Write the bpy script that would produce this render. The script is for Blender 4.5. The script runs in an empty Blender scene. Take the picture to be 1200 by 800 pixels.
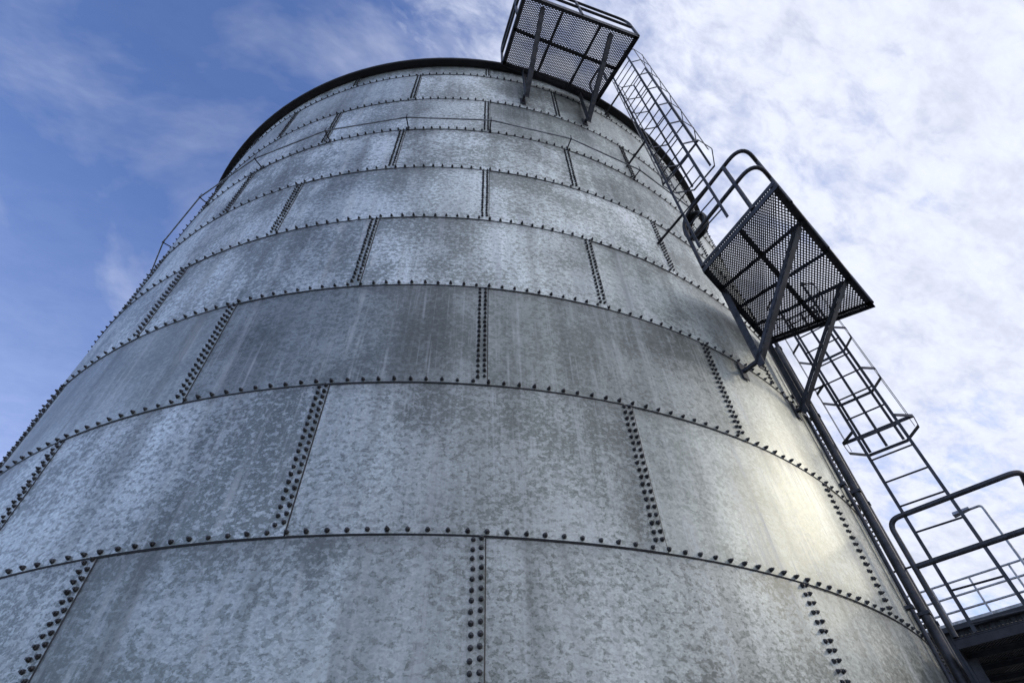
import bpy, math, random
from math import sin,cos,pi,radians,degrees
from mathutils import Vector, Matrix
random.seed(7)
sc=bpy.context.scene
col=sc.collection
# ------------------------------------------------------------------ survey
CAMZ=1.6
R=6.5; D=9.810; H=1.3286; Z0=1.8005+CAMZ          # Z0: height of one horizontal joint
A0=-0.1333; TH0=0.0261; DTH=2*pi/16
AX=Vector((sin(A0)*D,cos(A0)*D,0))
UU=Vector((-sin(A0),-cos(A0),0)); RT=Vector((cos(A0),-sin(A0),0))
def zk(k): return Z0+k*H
def nrm(th): return cos(th)*UU+sin(th)*RT
def tng(th): return -sin(th)*UU+cos(th)*RT
def cyl(th,z,r=R):
    v=AX+nrm(th)*r; v.z=z; return v
# ------------------------------------------------------------------ helpers
class MB:
    def __init__(s): s.v=[];s.f=[];s.sm=[]
    def add(s,vs,fs,smooth=False):
        b=len(s.v); s.v+= [tuple(x) for x in vs]
        for f in fs: s.f.append([b+i for i in f]); s.sm.append(smooth)
    def box(s,p,q,w,h,up=Vector((0,0,1))):
        p=Vector(p);q=Vector(q);d=(q-p).normalized()
        x=d.cross(up)
        if x.length<1e-4: x=d.cross(Vector((1,0,0)))
        x.normalize(); y=x.cross(d).normalized()
        vs=[]
        for c in (p,q):
            for sx,sy in ((-1,-1),(1,-1),(1,1),(-1,1)): vs.append(c+x*sx*w/2+y*sy*h/2)
        s.add(vs,[(3,2,1,0),(4,5,6,7),(0,1,5,4),(1,2,6,5),(2,3,7,6),(3,0,4,7)])
    def angle(s,p,q,a,b,t=.009):
        # L section: flange a directions given as vectors of full leg length
        p=Vector(p);q=Vector(q);d=(q-p).normalized()
        a=a-d*a.dot(d); b=b-d*b.dot(d)
        an=a.normalized(); b=b-an*b.dot(an); bn=b.normalized()
        s.box(p+a/2,q+a/2,a.length,t,bn)
        s.box(p+b/2+bn*t*.5,q+b/2+bn*t*.5,b.length-t,t,an)
    def tube(s,pts,r,n=10,closed=False,caps=True):
        pts=[Vector(p) for p in pts];m=len(pts);rings=[]
        ref=None
        for i,p in enumerate(pts):
            if closed: d=pts[(i+1)%m]-pts[i-1]
            else: d=pts[min(i+1,m-1)]-pts[max(i-1,0)]
            d.normalize()
            if ref is None:
                ref=d.cross(Vector((0,0,1)))
                if ref.length<.1: ref=d.cross(Vector((1,0,0)))
            ref=(ref-d*ref.dot(d)).normalized(); y=d.cross(ref)
            rings.append([p+(ref*cos(2*pi*j/n)+y*sin(2*pi*j/n))*r for j in range(n)])
        vs=[v for rg in rings for v in rg];fs=[]
        for i in range(m if closed else m-1):
            a=i*n;b=((i+1)%m)*n
            for j in range(n): fs.append((a+j,a+(j+1)%n,b+(j+1)%n,b+j))
        s.add(vs,fs,True)
        if caps and not closed:
            s.add(rings[0],[tuple(range(n))[::-1]]); s.add(rings[-1],[tuple(range(n))])
    def mesh(s,name,mat):
        me=bpy.data.meshes.new(name); me.from_pydata(s.v,[],s.f)
        me.polygons.foreach_set('use_smooth',s.sm); me.materials.append(mat); me.update()
        return me
    def obj(s,name,mat,parent=None):
        o=bpy.data.objects.new(name,s.mesh(name,mat)); col.objects.link(o)
        if parent: par(o,parent)
        return o
def par(o,p):
    o.parent=p; o.matrix_parent_inverse=Matrix.Translation(-Vector(p.location))
def empty(name,loc,label,cat,group=None):
    e=bpy.data.objects.new(name,None); e.location=loc; col.objects.link(e)
    e["label"]=label; e["category"]=cat
    if group: e["group"]=group
    return e
def rounded(pts,rad=.12,n=8):
    pts=[Vector(p) for p in pts]; out=[pts[0]]
    for i in range(1,len(pts)-1):
        a,b,c=pts[i-1],pts[i],pts[i+1]
        r=min(rad,(a-b).length*.45,(c-b).length*.45)
        p=b+(a-b).normalized()*r; q=b+(c-b).normalized()*r
        for j in range(n+1):
            t=j/n; out.append(p*(1-t)**2+b*2*t*(1-t)+q*t*t)
    out.append(pts[-1]); return out
# ------------------------------------------------------------------ materials
class NT:
    def __init__(s,nt): s.nt=nt; s.nt.nodes.clear()
    def n(s,t,**k):
        nd=s.nt.nodes.new(t)
        for a,b in k.items(): setattr(nd,a,b)
        return nd
    def set(s,nd,key,b):
        inp=nd.inputs[key]
        if isinstance(b,bpy.types.NodeSocket): s.nt.links.new(b,inp)
        else: inp.default_value=b
    def math(s,op,a,b=0.,c=0.,clamp=False):
        nd=s.nt.nodes.new('ShaderNodeMath'); nd.operation=op; nd.use_clamp=clamp
        for i,x in enumerate((a,b,c)): s.set(nd,i,x)
        return nd.outputs[0]
    def vmath(s,op,a,b=(0,0,0)):
        nd=s.nt.nodes.new('ShaderNodeVectorMath'); nd.operation=op
        s.set(nd,0,a); s.set(nd,1,b); return nd.outputs[0]
    def noise(s,vec,scale,detail=4,rough=.5,dist=0.):
        nd=s.n('ShaderNodeTexNoise'); 
        s.set(nd,'Vector',vec);s.set(nd,'Scale',scale);s.set(nd,'Detail',detail);s.set(nd,'Roughness',rough);s.set(nd,'Distortion',dist)
        return nd.outputs['Fac']
    def step(s,x,a,b,lo=0.,hi=1.):
        nd=s.n('ShaderNodeMapRange',interpolation_type='SMOOTHSTEP'); 
        s.set(nd,0,x);s.set(nd,1,a);s.set(nd,2,b);s.set(nd,3,lo);s.set(nd,4,hi);return nd.outputs[0]
    def mix(s,f,a,b,mode='MIX'):
        nd=s.n('ShaderNodeMix',data_type='RGBA',blend_type=mode)
        s.set(nd,'Factor',f); s.set(nd,6,a); s.set(nd,7,b); return nd.outputs[2]
    def out(s,sh,t='ShaderNodeOutputMaterial'):
        o=s.n(t); s.nt.links.new(sh,o.inputs['Surface'])
def newmat(name):
    m=bpy.data.materials.new(name); m.use_nodes=True; return m,NT(m.node_tree)
def steel(name,colr,metal=.6,rough=.5,var=.35,scale=9,rust=0.):
    m,t=newmat(name)
    tc=t.n('ShaderNodeNewGeometry').outputs['Position']
    a=t.noise(tc,scale,4,.65); b=t.noise(tc,scale*7,2,.6)
    f=t.math('ADD',t.math('MULTIPLY',a,.7),t.math('MULTIPLY',b,.3))
    f=t.step(f,.35,.65,1-var,1+var)
    c=t.vmath('SCALE',(*colr,)); t.set(c.node,3,f)
    cc=c
    if rust>0: cc=t.mix(t.step(a,.56,.68,0,rust),c,(.13,.065,.035,1))
    bs=t.n('ShaderNodeBsdfPrincipled'); t.set(bs,'Base Color',cc); t.set(bs,'Metallic',metal)
    t.set(bs,'Roughness',t.step(b,.3,.7,rough-.1,rough+.12))
    t.out(bs.outputs[0]); return m
M_STEEL=steel('dark_galvanised_steel',(.075,.078,.087),.5,.5,.4,9,.3)
M_GRATE=steel('weathered_grating_steel',(.045,.045,.05),.3,.6)
M_LIGHT=steel('galvanised_tube',(.34,.35,.36),.7,.42)
M_BOLT=steel('weathered_bolt_steel',(.085,.086,.088),.6,.48,.5,30)
M_SEAL=steel('black_sealant',(.03,.03,.032),0,.6)
M_RIM=steel('dark_eave_paint',(.025,.023,.024),.0,.7,.3,6)
M_CONC=steel('concrete',(.32,.31,.29),0,.9,.25,3)
M_CLAD=steel('dark_cladding_paint',(.035,.04,.05),.0,.6,.2,2)
M_RUBBER=steel('black_rubber',(.015,.015,.016),0,.5)
M_PALE=steel('pale_galvanised_rail',(.5,.51,.52),.3,.5)
# tank plates
M_TANK,t=newmat('spangled_galvanised_plate')
uvn=t.n('ShaderNodeUVMap',uv_map='wall_metres').outputs[0]
at=t.n('ShaderNodeAttribute',attribute_name='plate_tint')
sp=t.n('ShaderNodeSeparateColor'); t.set(sp,0,at.outputs['Color'])
bright,mott,rnd=sp.outputs
off=t.n('ShaderNodeCombineXYZ'); t.set(off,0,t.math('MULTIPLY',rnd,91.)); t.set(off,1,t.math('MULTIPLY',rnd,57.)); t.set(off,2,t.math('MULTIPLY',rnd,13.))
vec=t.vmath('ADD',uvn,off.outputs[0])
sq=t.vmath('MULTIPLY',vec,(1.,1.3,1.))
n1=t.noise(sq,19.,4,.58,.2)
n2=t.noise(sq,48.,2,.55,.2)
n3=t.noise(vec,.9,2,.5)
n4=t.noise(vec,2.6,4,.6,.4)
cover=t.step(t.math('ADD',n3,t.math('MULTIPLY',n4,.6)),.56,1.0)
# threshold slides with the cover so that patches merge in some areas and thin out in others
thr=t.math('SUBTRACT',.575,t.math('MULTIPLY',cover,.14))
m1=t.step(t.math('SUBTRACT',n1,thr),-.004,.006)
m2=t.step(t.math('SUBTRACT',n2,t.math('ADD',thr,.01)),-.008,.014)
vor=t.n('ShaderNodeTexVoronoi'); t.set(vor,'Vector',sq); t.set(vor,'Scale',40.)
vs_=t.n('ShaderNodeSeparateColor'); t.set(vs_,0,vor.outputs['Color'])
spang=vs_.outputs[0]
bl=t.math('ADD',t.math('MULTIPLY',m1,.72),t.math('MULTIPLY',m2,.40))
bl=t.math('MULTIPLY',bl,mott,clamp=True)
# vertical streaks (run across the joints with the rain water)
sv=t.vmath('MULTIPLY',uvn,(7.,.22,1.)); s1=t.noise(sv,1.,4,.65)
sv2=t.vmath('MULTIPLY',vec,(30.,.6,1.)); s2=t.noise(sv2,1.,3,.6)
streak=t.math('ADD',t.step(s1,.51,.68,0,.9),t.step(s2,.53,.70,0,.6))
streak=t.math('MULTIPLY',streak,t.step(n4,.38,.60,.2,1.),clamp=True)
sv3=t.vmath('MULTIPLY',vec,(4.,.22,1.)); s3=t.noise(sv3,1.,4,.6,.2)
darks=t.step(s3,.50,.72)
sv4=t.vmath('MULTIPLY',uvn,(1.5,.14,1.)); s4=t.noise(sv4,1.,3,.6,.3)
base=t.mix(bl,(.235,.252,.225,1),(.57,.60,.57,1))
spf=t.math('ADD',t.math('MULTIPLY',spang,.32),.84)
sc1=t.vmath('SCALE',base); t.set(sc1.node,3,spf)
wide=t.math('MULTIPLY',t.step(n3,.3,.7,.86,1.14),t.step(s4,.35,.62,.82,1.18))
sc2=t.vmath('SCALE',sc1); t.set(sc2.node,3,t.math('MULTIPLY',bright,wide))
c=t.mix(t.math('MULTIPLY',streak,.55),sc2,(.72,.735,.71,1))
c=t.mix(t.math('MULTIPLY',darks,.38),c,(.14,.142,.12,1))
# grime just under each joint
sepuv=t.n('ShaderNodeSeparateXYZ'); t.set(sepuv,0,uvn)
fr=t.math('FRACT',t.math('DIVIDE',t.math('SUBTRACT',sepuv.outputs[1],Z0-20*H),H))
gr=t.math('MULTIPLY',t.step(t.math('ADD',fr,t.math('MULTIPLY',s1,.3)),1.0,1.2),.35)
c=t.mix(gr,c,(.12,.115,.105,1))
bs=t.n('ShaderNodeBsdfPrincipled'); t.set(bs,'Base Color',c)
t.set(bs,'Metallic',t.math('SUBTRACT',.60,t.math('MULTIPLY',streak,.22)))
rg=t.math('ADD',t.math('ADD',.40,t.math('MULTIPLY',bl,.12)),t.math('MULTIPLY',streak,.12))
t.set(bs,'Roughness',t.math('ADD',rg,t.math('MULTIPLY',spang,.06)))
wv=t.noise(uvn,.9,1,.4)
b1=t.n('ShaderNodeBump'); t.set(b1,'Height',t.math('ADD',wv,t.math('MULTIPLY',n2,.02)));t.set(b1,'Strength',.5);t.set(b1,'Distance',.04)
t.set(bs,'Normal',b1.outputs[0])
t.out(bs.outputs[0])
# ground
M_GND,t=newmat('gravel_yard')
pos=t.n('ShaderNodeNewGeometry').outputs['Position']
a=t.noise(pos,.4,4,.6); b=t.noise(pos,30,3,.7)
cg=t.mix(a,(.13,.125,.115,1),(.22,.21,.19,1)); cg=t.mix(t.step(b,.4,.65),cg,(.08,.078,.07,1))
bs=t.n('ShaderNodeBsdfPrincipled'); t.set(bs,'Base Color',cg); t.set(bs,'Roughness',.95)
t.out(bs.outputs[0])
# ------------------------------------------------------------------ ground
g=MB(); n=48
vs=[(0,0,0)]+[(1500*cos(2*pi*i/n),1500*sin(2*pi*i/n),0) for i in range(n)]
g.add(vs,[(0,1+i,1+(i+1)%n) for i in range(n)])
go=g.obj('ground',M_GND); go["kind"]="structure"
# ------------------------------------------------------------------ tank
tank=empty('storage_tank',AX,"tall round bolted galvanised steel storage tank with weathered plates","tank")
KMIN=-2; KTOP=8
rowb={-2:.9,-1:.94,0:1.02,1:.85,2:1.35,3:1.42,4:1.4,5:1.5,6:1.5,7:1.5}
rowm={-2:.8,-1:.8,0:.8,1:.40,2:.75,3:.8,4:.8,5:.7,6:.6,7:.55}
# plates whose look the photograph shows (course, plate index counted from the joint nearest the camera)
special={(-1,-1):(.95,.7),(-1,0):(.93,.8),(-1,1):(1.15,.4),(0,-2):(1.1,.95),(0,-1):(.96,.7),(0,0):(1.3,.3),
         (1,-2):(1.35,.22),(1,-1):(.85,.4),(1,0):(.88,.42),(1,1):(1.25,.3),(2,-1):(1.3,.85),(2,-2):(1.4,.7),(2,0):(1.3,.5)}
ZT=zk(7.38)
verts=[];faces=[];smooth=[];uvs=[];tints=[]
def plate(k,th_a,th_b,tint):
    z_a=max(zk(k),.3); z_b=min(zk(k+1)+.05,ZT)
    nu,nv=20,3; lap=.05/R
    ta,tb=th_a-lap,th_b+lap
    base=len(verts)
    def rr(s,v): return R+.007*(1-v)+.006*s
    for j in range(nv+1):
        for i in range(nu+1):
            s=i/nu;v=j/nv;th=ta+(tb-ta)*s;z=z_a+(z_b-z_a)*v
            verts.append(tuple(cyl(th,z,rr(s,v)))); uvs.append((th*R,z)); tints.append(tint)
    for j in range(nv):
        for i in range(nu):
            q=base+j*(nu+1)+i; faces.append((q,q+1,q+nu+2,q+nu+1)); smooth.append(True)
    b2=len(verts)
    for i in range(nu+1):
        s=i/nu;th=ta+(tb-ta)*s
        for dr in (0,-.006):
            verts.append(tuple(cyl(th,z_a,rr(s,0)+dr))); uvs.append((th*R,z_a)); tints.append(tint)
    for i in range(nu): faces.append((b2+2*i,b2+2*i+1,b2+2*i+3,b2+2*i+2)); smooth.append(False)
    for s,th in ((0,ta),(1,tb)):
        b3=len(verts)
        for z,v in ((z_a,0),(z_b,1)):
            for dr in (0,-.0055):
                verts.append(tuple(cyl(th,z,rr(s,v)+dr))); uvs.append((th*R,z)); tints.append(tint)
        faces.append((b3,b3+1,b3+3,b3+2)); smooth.append(False)
for k in range(KMIN,KTOP):
    offp=0 if (k%2) else .5
    for j in range(16):
        jj=j-8
        tha=TH0+(j-8+offp)*DTH
        br=rowb[k]*random.uniform(.86,1.16); mo=max(.1,min(1.1,rowm[k]*random.uniform(.6,1.45)))
        if (k,jj) in special: br,mo=special[(k,jj)]
        plate(k,tha,tha+DTH,(br,mo,random.random(),1.))
me=bpy.data.meshes.new('wall'); me.from_pydata(verts,[],faces); me.polygons.foreach_set('use_smooth',smooth)
uvl=me.uv_layers.new(name='wall_metres')
for l in me.loops: uvl.data[l.index].uv=uvs[l.vertex_index]
ca=me.color_attributes.new('plate_tint','FLOAT_COLOR','POINT')
ca.data.foreach_set('color',[x for q in tints for x in q])
me.materials.append(M_TANK); me.update()
wall=bpy.data.objects.new('wall',me); col.objects.link(wall); par(wall,tank)
# sealant beads
sb=MB()
for k in range(KMIN,KTOP):
    if zk(k)>ZT or zk(k)<.3: continue
    n=256
    a=[cyl(2*pi*i/n,zk(k)-.013,R+.007) for i in range(n)]; b=[cyl(2*pi*i/n,zk(k)-.001,R+.0125) for i in range(n)]
    sb.add(a+b,[(i,(i+1)%n,n+(i+1)%n,n+i) for i in range(n)],True)
for k in range(KMIN,KTOP):
    offp=0 if (k%2) else .5
    z1=max(zk(k),.3);z2=min(zk(k+1)-.012,ZT)
    for j in range(16):
        th=TH0+(j-8+offp)*DTH
        t0=th+.05/R+.0003
        sb.add([cyl(t0,z1,R+.0137),cyl(t0+.007/R,z1,R+.0085),cyl(t0+.007/R,z2,R+.0025),cyl(t0,z2,R+.0075)],[(0,1,2,3)])
sb.obj('seam_sealant',M_SEAL,tank)
# bolts
def boltgeo():
    vs=[];fs=[]
    def ring(r,z,n,ph=0):
        b=len(vs)
        for i in range(n):
            a=2*pi*i/n+ph; vs.append((r*cos(a),r*sin(a),z))
        return b
    def band(a,b,n):
        for i in range(n): fs.append((a+i,a+(i+1)%n,b+(i+1)%n,b+i))
    a=ring(.0175,-.002,8);b=ring(.0165,.004,8);band(a,b,8);fs.append(tuple(range(b,b+8)))
    a=ring(.014,.004,6);b=ring(.014,.015,6);c_=ring(.0115,.018,6);band(a,b,6);band(b,c_,6);fs.append(tuple(range(c_,c_+6)))
    a=ring(.008,.017,6);b=ring(.008,.028,6);band(a,b,6);fs.append(tuple(range(b,b+6)))
    return vs,fs
BV,BF=boltgeo()
places=[]
TLIM=radians(80)
for k in range(KMIN,KTOP):
    zz=zk(k)
    if zz<.3 or zz>ZT: continue
    NB=20
    for i in range(-5*NB,5*NB):
        th=TH0+(i+.5)*DTH/NB
        if abs(th)>TLIM: continue
        places.append((th,zz+.026,R+.0125))
for k in range(KMIN,KTOP):
    offp=0 if (k%2) else .5
    z1=max(zk(k),.3)+.08; z2=min(zk(k+1)-.03,ZT)
    n=int((z2-z1)/.064)
    for j in range(16):
        th=TH0+(j-8+offp)*DTH
        if abs(th)>TLIM: continue
        for i in range(n+1):
            z=z1+i*(z2-z1)/max(n,1)
            if z>ZT-.05: continue
            v=(z-zk(k))/H
            for dx in (-.027,.027):
                places.append((th+dx/R,z+(.012 if dx>0 else 0),R+.006+.0065*(1-v)))
cam=Vector((0,0,CAMZ))
Fv=Vector((0,cos(.8345),sin(.8345)))
def key(p):
    P=cyl(p[0],p[1],p[2]); d=P-cam
    dep=d.dot(Fv)
    if dep<=0: return 1e9
    x=646.7*d.x/dep; y=646.7*(d.dot(Vector((0,-sin(.8345),cos(.8345)))))/dep
    if abs(x)>595 or abs(y)>395: return 1e6+dep
    return d.length
places.sort(key=key)
def bmat(p):
    th,z,r=p; nn=nrm(th)*1.0; tt=tng(th)
    M=Matrix.Identity(4); up=Vector((0,0,1)); a=random.random()*pi
    x=tt*cos(a)+up*sin(a); y=nn.cross(x); s=random.uniform(.93,1.07); sl=random.uniform(.75,1.15)
    pos=cyl(th+random.gauss(0,.0016)/R,z+random.gauss(0,.0016),r)
    for i in range(3): M[i][0]=x[i]*s;M[i][1]=y[i]*s;M[i][2]=nn[i]*sl;M[i][3]=pos[i]
    return M
bm_=MB(); bm_.add(BV,BF); bme=bm_.mesh('bolt',M_BOLT)
for i,p in enumerate(places[:100]):
    o=bpy.data.objects.new('bolt',bme); col.objects.link(o); o.parent=tank
    o.matrix_parent_inverse=Matrix.Translation(-AX); o.matrix_basis=bmat(p)
rest=MB()
for p in places[100:]:
    M=bmat(p); rest.add([M@Vector(v) for v in BV],BF)
ro=rest.obj('bolts',M_BOLT,tank); ro["kind"]="stuff"
# eave and roof
rm=MB(); n=160
prof=[(R-.02,ZT+.0),(R+.13,ZT-.01),(R+.145,ZT),(R+.148,ZT+.055),(R+.13,ZT+.065)]
for a,b in zip(prof[:-1],prof[1:]):
    vs=[cyl(2*pi*i/n,a[1],a[0]) for i in range(n)]+[cyl(2*pi*i/n,b[1],b[0]) for i in range(n)]
    rm.add(vs,[(i,(i+1)%n,n+(i+1)%n,n+i) for i in range(n)],True)
rm.obj('eave_trim',M_RIM,tank)
rf=MB(); vs=[cyl(2*pi*i/n,ZT+.065,R+.13) for i in range(n)]+[Vector((AX.x,AX.y,ZT+1.1))]
rf.add(vs,[(i,(i+1)%n,n) for i in range(n)],True); rf.obj('roof',M_LIGHT,tank)
pl=MB(); 
for (ra,za),(rb,zb) in (((R+.35,0.),(R+.35,.3)),((R+.35,.3),(R-.1,.3))):
    vs=[cyl(2*pi*i/n,za,ra) for i in range(n)]+[cyl(2*pi*i/n,zb,rb) for i in range(n)]
    pl.add(vs,[(i,(i+1)%n,n+(i+1)%n,n+i) for i in range(n)])
pl.obj('plinth',M_CONC,tank)
# ------------------------------------------------------------------ pipe ring round the tank
zr=zk(5.05)
ring=empty('pipe_ring',(AX.x,AX.y,zr),"thin steel pipe ring held off the upper tank wall on brackets","pipe")
pr=MB()
angs=[-152,-141,-130,-119,-108,-97,-86,-75,-64,-53,-42,-31,-20,-9,2,13,24,35]
path=[]
for a1,a2 in zip(angs[:-1],angs[1:]):
    p,q=cyl(radians(a1),zr,R+.17),cyl(radians(a2),zr,R+.17)
    path+= [p.lerp(q,.04),p.lerp(q,.5),p.lerp(q,.96)]
pr.tube(path,.012,8); pr.obj('pipe',M_LIGHT,ring)
for a_ in angs:
    th=radians(a_)
    if a_<-100: continue
    b=MB(); b.box(cyl(th,zr-.014,R+.0),cyl(th,zr-.014,R+.185),.018,.008); b.box(cyl(th,zr-.07,R+.016),cyl(th,zr+.03,R+.016),.035,.008,nrm(th))
    b.box(cyl(th,zr-.03,R+.18),cyl(th,zr+.10,R+.18),.014,.008,nrm(th))
    b.obj('bracket',M_STEEL,ring)
# ------------------------------------------------------------------ platforms
def LF(thdeg):
    th=radians(thdeg); nn,tt=nrm(th),tng(th)
    def f(r,t,z):
        p=AX+nn*(R+r)+tt*t; p.z=z; return p
    return f
def platform(thc,quad,z,label,legs,drop,rails,toe=.12,crn=.28,posts=True,cross=(.25,.5,.75)):
    f=LF(thc); q=[f(r,t,z) for r,t in quad]   # inner near, inner far, outer far, outer near
    e=empty('access_platform',(q[0]+q[2])/2,label,'platform','access platforms on the tank')
    a,b,c,d=q
    W=((b-a).length+(c-d).length)/2; Dp=((d-a).length+(c-b).length)/2
    def P(s,v):
        return (a*(1-s)+b*s)*(1-v)+(d*(1-s)+c*s)*v
    fl=MB(); px,py=.062,.033
    sl=py/px
    def clipline(x0,y0,dx,dy):
        t0,t1=-1e9,1e9
        for o,dd,lim in ((x0,dx,W),(y0,dy,Dp)):
            ta=(0-o)/dd; tb=(lim-o)/dd
            if ta>tb: ta,tb=tb,ta
            t0=max(t0,ta);t1=min(t1,tb)
        return t0,t1
    for sg in (1,-1):
        N=int((W+Dp/sl)/px)+3
        for i in range(-N,N*2):
            x0=i*px
            t0,t1=clipline(x0,-1e-6,1.,sg*sl)
            if t1-t0<.03: continue
            A_=P((x0+t0)/W,(sg*sl*t0)/Dp); B_=P((x0+t1)/W,(sg*sl*t1)/Dp)
            dz=Vector((0,0,.003*sg))
            fl.box(A_+dz,B_+dz,.0132,.0055)
    fl.obj('floor',M_GRATE,e)
    fr=MB(); up=Vector((0,0,1)); cen=(a+b+c+d)/4
    for p_,q_ in ((a,b),(b,c),(c,d),(d,a)):
        inw=cen-(p_+q_)/2; inw=inw.normalized()*.065
        o_=Vector((0,0,-.012))
        fr.angle(p_+o_,q_+o_,inw,-up*.075)
    cr=Vector((0,0,-.012))
    xd=(P(1,.5)-P(0,.5)).normalized(); yd=(P(.5,1)-P(.5,0)).normalized()
    fr.angle(P(.01,.5)+cr,P(.99,.5)+cr,yd*.05,-up*.05)
    for s in cross: fr.angle(P(s,.01)+cr*1.5,P(s,.99)+cr*1.5,xd*.05,-up*.05)
    fr.obj('frame',M_GRATE if not posts else M_STEEL,e)
    tb=MB()
    o_=up*toe/2+up*.008
    tb.box(d+o_,c+o_,.008,toe)
    if posts: tb.box(d+up*.035,a+up*.035,.008,.055)
    tb.obj('toe_board',M_STEEL,e)
    for (si,so) in legs:
        l=MB(); top=P(si,0)-Vector((0,0,.085)); bot=top-Vector((0,0,drop)); out=P(so,.93)-Vector((0,0,.085))
        nn=(out-top); nn.z=0; nn.normalize(); tt=up.cross(nn)
        l.angle(top,bot,tt*.085,nn*.08)
        th=math.atan2((bot-AX).dot(RT),(bot-AX).dot(UU))
        l.box(cyl(th,bot.z+.08,R),bot+Vector((0,0,.08)),.04,.04)
        l.box(cyl(th,bot.z-.04,R+.020),cyl(th,bot.z+.22,R+.020),.10,.012,nrm(th))
        l.obj('leg',M_STEEL,e)
        s_=MB(); s_.angle(bot+Vector((0,0,.04)),out,tt*.08,up*.08); s_.obj('brace',M_STEEL,e)
    G=MB(); rr=.026
    i1=a+(d-a)*.02
    for hh in (1.1,.62):
        if hh>1: path=rounded([i1+up*.0,i1+up*hh,d+up*hh,c+up*hh,c],crn)
        else: path=rounded([i1+up*hh,d+up*hh,c+up*hh],crn)
        G.tube(path,rr,12)
    for p_ in ((P(0,.72),P(.5,1),P(.14,1)) if posts else (P(.5,1),)): G.tube([p_,p_+up*1.09],rr,8)
    if rails.get('far'):
        G.tube(rounded([b,b+up*1.1,P(1,.3)+up*1.1,P(1,.3)],.15),rr,8)
    G.obj('guard_rail',M_STEEL,e)
    return P,e
P1,_=platform(33,[(.24,-.90),(.02,.82),(1.30,1.35),(1.47,-1.18)],zk(2.9),"dark steel mesh platform with tube rails halfway up the tank",[(.25,.24),(.9,.72)],1.35,{'far':0},.12,.26)
platform(14,[(.10,-1.20),(.06,.82),(1.40,1.04),(1.32,-1.22)],zk(7.2),"dark steel mesh platform with diagonal braces at the tank eave",[(.20,.16),(.80,.76)],1.3,{'far':1},.12,.26,True,(.33,.66))
platform(45,[(.22,-.57),(.20,1.2),(1.5,1.35),(1.42,-.70)],zk(-.07),"dark steel mesh landing with curved tube rails beside ladder foot",[(.2,.2),(.9,.8)],1.3,{'far':0},.06,.12,False)
# coil of hose hung from the middle guard rail
hc=P1(0,.12)+Vector((0,0,.86)); axn=(P1(0,1)-P1(0,0)).normalized(); tn=Vector((0,0,1)).cross(axn).normalized()
hm=MB(); pts=[]
for i in range(0,5*28+1):
    a_=2*pi*i/28; rr_=.19+.014*sin(a_*.37)
    pts.append(hc+axn*cos(a_)*rr_*.85+Vector((0,0,sin(a_)*rr_*1.1))+tn*(.03+.022*(i/28)+.006*sin(a_*2.3)))
hm.tube(pts,.019,8); ho=hm.obj('hose_coil',M_RUBBER); ho["label"]="black rubber hose coil hung on the platform guard rail"; ho["category"]="hose"
# ------------------------------------------------------------------ ladders
def ladder(thd,ra,rb,z1,z2,zc,label,wd=1.,dp=1.):
    f=LF(thd); e=empty('caged_ladder',f((ra+rb)/2,0,z1),label,'ladder','caged ladders on the tank')
    for r in (ra,rb):
        m=MB(); m.box(f(r,0,z1),f(r,0,z2),.034,.012,tng(radians(thd))); m.obj('stringer',M_STEEL,e)
    z=z1+.2
    while z<z2-.1:
        m=MB(); m.tube([f(ra,0,z),f(rb,0,z)],.010,6); m.obj('rung',M_STEEL,e); z+=.3
    z=z1+.8
    while z<z2:
        m=MB(); m.box(f(-.02,0,z),f(ra,0,z),.035,.008); m.obj('bracket',M_STEEL,e); z+=2.4
    cg=MB(); cx=(ra+rb)/2
    # flat-sided hoops: straight out from the stringers, bevelled, straight back
    poly=[(-.23,0.),(-.36*wd,.16*dp),(-.36*wd,.42*dp),(-.20*wd,.64*dp),(.20*wd,.64*dp),(.36*wd,.42*dp),(.36*wd,.16*dp),(.23,0.)]
    z=zc; hs=[]
    while z<z2-.3: hs.append(z); z+=.8
    hs.append(z2)
    for i,z in enumerate(hs):
        fl=1.08 if i==0 else 1.
        pts=[f(cx+x*fl,y*fl,z) for x,y in poly]
        for p,q in zip(pts[:-1],pts[1:]): cg.box(p,q,.007,.04)
        if i==0: cg.box(pts[1],pts[6],.007,.045)
    for x,y in ((-.355,.17),(-.355,.41),(-.19,.632),(0,.632),(.19,.632),(.355,.41),(.355,.17)):
        if abs(x)>.3: w=nrm(radians(thd))
        else: w=tng(radians(thd))
        cg.box(f(cx+x*wd,y*dp,hs[0]),f(cx+x*wd,y*dp,hs[-1]),.034,.006,w)
    cg.obj('cage',M_STEEL,e)
    return e
ladder(44.0,.40,.86,zk(-.07),zk(2.9)+1.1,zk(1.75),"lower caged steel access ladder between two tank platforms",1.05,.92)
ladder(23.4,.52,.99,zk(2.9),zk(7.2)+1.1,zk(4.45),"upper caged steel access ladder rising to the top platform",1.02,.92)
# ------------------------------------------------------------------ riser pipes
for th,r,rad,zt,lab in ((43.6,.10,.045,zk(3.0),"dark vertical steel riser pipe clipped to tank wall"),(46.6,.12,.03,zk(3.4),"slim dark vertical conduit clipped to tank wall"),(41.2,.05,.02,zk(2.6),"slim dark vertical conduit clipped to tank wall")):
    f=LF(th); e=empty('riser_pipe',f(r,0,0),lab,'pipe','riser pipes on the tank wall')
    m=MB(); m.tube([f(r,0,0),f(r,0,zt)],rad,14); m.obj('pipe',M_STEEL,e)
    z=1.
    while z<zt-.2:
        m=MB(); m.box(f(-.01,0,z),f(r+rad+.008,0,z),.1 if rad>.04 else .06,.03); m.obj('pipe_clip',M_STEEL,e); z+=1.33
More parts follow.
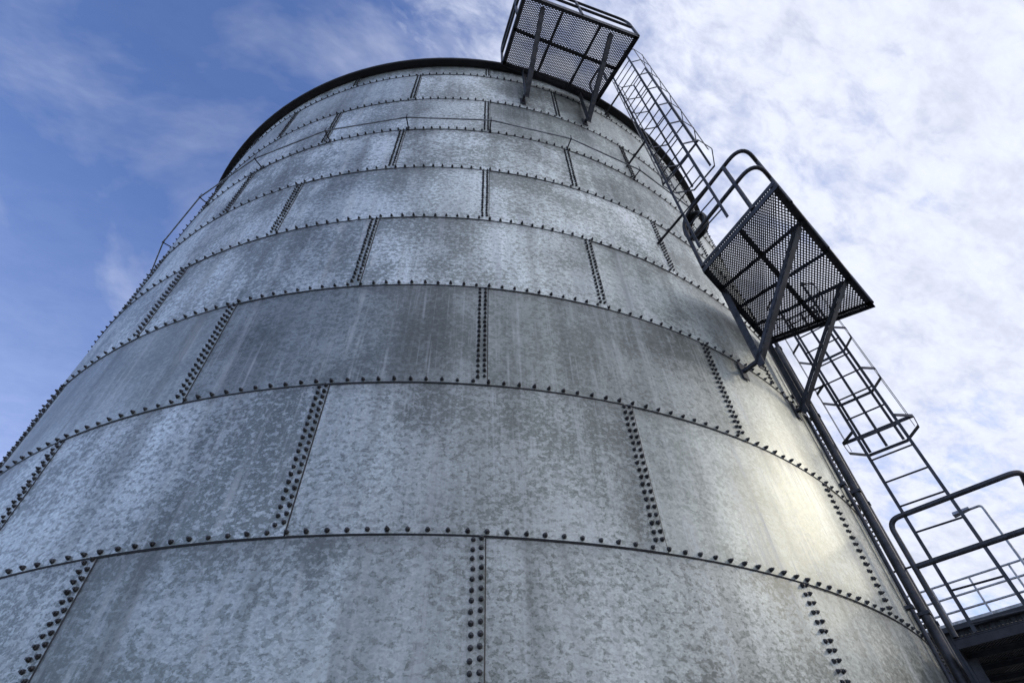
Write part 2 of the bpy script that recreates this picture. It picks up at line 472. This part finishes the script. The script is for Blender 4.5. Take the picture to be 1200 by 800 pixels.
# ------------------------------------------------------------------ shed with a railed roof behind
A_=Vector((8.3,20.0,0)); B_=Vector((24.,4.3,0)); dl=(B_-A_).normalized(); dn=Vector((-dl.y,dl.x,0))
if dn.x<0: dn=-dn
HB=7.15
shed=empty('industrial_shed',(A_+B_)/2+dn*5,"dark clad industrial shed with flat railed roof","building")
m=MB(); L=(B_-A_).length; N=int(L/.25); 
fp=[]
for i in range(N):
    for s_,o_ in ((0,0),(.35,0),(.5,.04),(.85,.04)):
        fp.append(A_+dl*((i+s_)*.25)-dn*o_)
fp.append(A_+dl*N*.25)
vs=[p for p in fp]+[p+Vector((0,0,HB)) for p in fp]; k=len(fp)
m.add(vs,[(i,i+1,k+i+1,k+i) for i in range(k-1)])
C0=A_+dn*10;C1=B_+dn*10; E1=fp[-1]
m.add([A_,C0,C0+Vector((0,0,HB)),A_+Vector((0,0,HB))],[(0,1,2,3)])
m.add([E1,C1,C1+Vector((0,0,HB)),E1+Vector((0,0,HB))],[(0,1,2,3)])
m.add([C0,C1,C1+Vector((0,0,HB)),C0+Vector((0,0,HB))],[(0,1,2,3)])
m.obj('wall',M_CLAD,shed)
m=MB(); zr_=Vector((0,0,HB+.06))
m.box(A_+dn*5-dl*.15+zr_,B_+dn*5+dl*.15+zr_,10.4,.12); m.obj('roof',M_CLAD,shed)
rl=MB(); zt_=Vector((0,0,HB+.12))
rails=[(A_+dn*.1,B_+dn*.1),(A_+dn*.1,A_+dn*9.8),(A_+dn*9.8,B_+dn*9.8)]
for p,q in rails:
    for hh in (.38,.74,1.1): rl.tube([p+zt_+Vector((0,0,hh)),q+zt_+Vector((0,0,hh))],.03,8)
    rl.box(p+zt_+Vector((0,0,.08)),q+zt_+Vector((0,0,.08)),.01,.15)
    nn_=int((q-p).length/1.0)
    for i in range(nn_+1):
        w_=p+(q-p)*i/nn_+zt_; rl.tube([w_,w_+Vector((0,0,1.1))],.028,8)
rl.obj('guard_rail',M_PALE,shed)
# lamp on a pole on the roof edge
lp=Vector((13.2,14.45,HB+.12))+dn*.4
lamp=empty('roof_lamp',lp,"small floodlight on a thin pole on the shed roof","lamp")
m=MB(); m.tube(rounded([lp,lp+Vector((0,0,2.7)),lp+Vector((0,0,2.7))-dl*.35],.1),.035,8); m.obj('pole',M_LIGHT,lamp)
hp_=lp+Vector((0,0,2.68))-dl*.5
m=MB(); 
m.add([hp_+dl*x+dn*y+Vector((0,0,z)) for x,y,z in ((-.26,-.13,-.02),(.2,-.08,.02),(.2,.08,.02),(-.26,.13,-.02),(-.24,-.11,.07),(.2,-.05,.09),(.2,.05,.09),(-.24,.11,.07))],[(3,2,1,0),(4,5,6,7),(0,1,5,4),(1,2,6,5),(2,3,7,6),(3,0,4,7)])
m.obj('lamp_head',M_LIGHT,lamp)
# ------------------------------------------------------------------ camera
FPX=646.68
cd=bpy.data.cameras.new('camera'); co=bpy.data.objects.new('camera',cd); col.objects.link(co); sc.camera=co
cd.sensor_width=36; cd.lens=FPX/1200*36; cd.clip_start=.05; cd.clip_end=5000
a=.8345; ro_=-.039
F=Vector((0,cos(a),sin(a)));U0=Vector((0,-sin(a),cos(a)));X0=Vector((1,0,0))
U=-X0*sin(ro_)+U0*cos(ro_); X=X0*cos(ro_)+U0*sin(ro_)
Mx=Matrix.Identity(4)
for i in range(3): Mx[i][0]=X[i];Mx[i][1]=U[i];Mx[i][2]=-F[i]
Mx.translation=Vector((0,0,CAMZ)); co.matrix_world=Mx
# ------------------------------------------------------------------ light
AZ=radians(82.6); EL=radians(26.5)
sd=Vector((sin(AZ)*cos(EL),cos(AZ)*cos(EL),sin(EL)))
sl=bpy.data.lights.new('sun','SUN'); sl.energy=.6; sl.angle=radians(10); sl.color=(1,.88,.70)
so=bpy.data.objects.new('sun',sl); col.objects.link(so); so.rotation_euler=sd.to_track_quat('Z','Y').to_euler()
w=bpy.data.worlds.new('World'); sc.world=w; w.use_nodes=True
try:
    w.cycles.sampling_method='MANUAL'; w.cycles.sample_map_resolution=256
except Exception: pass
t=NT(w.node_tree)
sky=t.n('ShaderNodeTexSky',sky_type='NISHITA',sun_disc=False,sun_elevation=EL,sun_rotation=AZ,air_density=1.0,dust_density=.6,ozone_density=1.5)
d=t.n('ShaderNodeTexCoord').outputs['Generated']
sx=t.n('ShaderNodeSeparateXYZ'); t.set(sx,0,d)
zz=t.math('ADD',t.math('MAXIMUM',sx.outputs[2],.02),.22)
cp=t.n('ShaderNodeCombineXYZ'); t.set(cp,0,t.math('DIVIDE',sx.outputs[0],zz)); t.set(cp,1,t.math('DIVIDE',sx.outputs[1],zz))
rot=t.n('ShaderNodeVectorRotate',rotation_type='Z_AXIS'); t.set(rot,'Vector',cp.outputs[0]); t.set(rot,'Angle',radians(-30))
rv=rot.outputs[0]
big=t.noise(rv,1.5,3,.55,.2)
rip=t.noise(t.vmath('MULTIPLY',rv,(1.,1.6,1.)),11.,6,.6,.4)
fine=t.noise(t.vmath('MULTIPLY',rv,(1.,1.8,1.)),34.,3,.6,.3)
wis=t.noise(t.vmath('MULTIPLY',rv,(.8,1.1,1.)),2.3,6,.6,.6)
mid=t.noise(t.vmath('MULTIPLY',rv,(1.,1.2,1.)),4.,3,.5,.2)
side=t.step(sx.outputs[0],-.60,.38)
cov=t.math('ADD',t.math('MULTIPLY',side,.87),t.math('MULTIPLY',t.math('SUBTRACT',big,.5),1.1))
cov=t.math('ADD',cov,t.math('MULTIPLY',t.math('SUBTRACT',mid,.5),.6))
dens=t.math('ADD',t.math('MULTIPLY',rip,.55),t.math('MULTIPLY',fine,.17))
dens=t.math('ADD',dens,t.math('MULTIPLY',cov,.66))
mask=t.step(dens,.44,.97)
veil=t.math('MULTIPLY',t.step(wis,.36,.74),t.step(cov,-.2,.4,.32,.64))
low=t.step(sx.outputs[2],.84,.15,0.05,.5)
mask=t.math('MAXIMUM',mask,t.math('MAXIMUM',veil,low))
mask=t.math('MINIMUM',mask,.97)
shade=t.step(t.math('ADD',rip,t.math('MULTIPLY',fine,.4)),.45,.92,.86,1.08)
cc=t.vmath('SCALE',(7.1,7.45,8.7)); t.set(cc.node,3,shade)
skc=t.vmath('MULTIPLY',sky.outputs[0],(.88,1.22,1.95))
res=t.mix(mask,skc,cc)
bg=t.n('ShaderNodeBackground'); t.set(bg,'Color',res); t.set(bg,'Strength',.12)
t.out(bg.outputs[0],'ShaderNodeOutputWorld')
sc.view_settings.view_transform='Standard'; sc.view_settings.look='None'; sc.view_settings.exposure=0
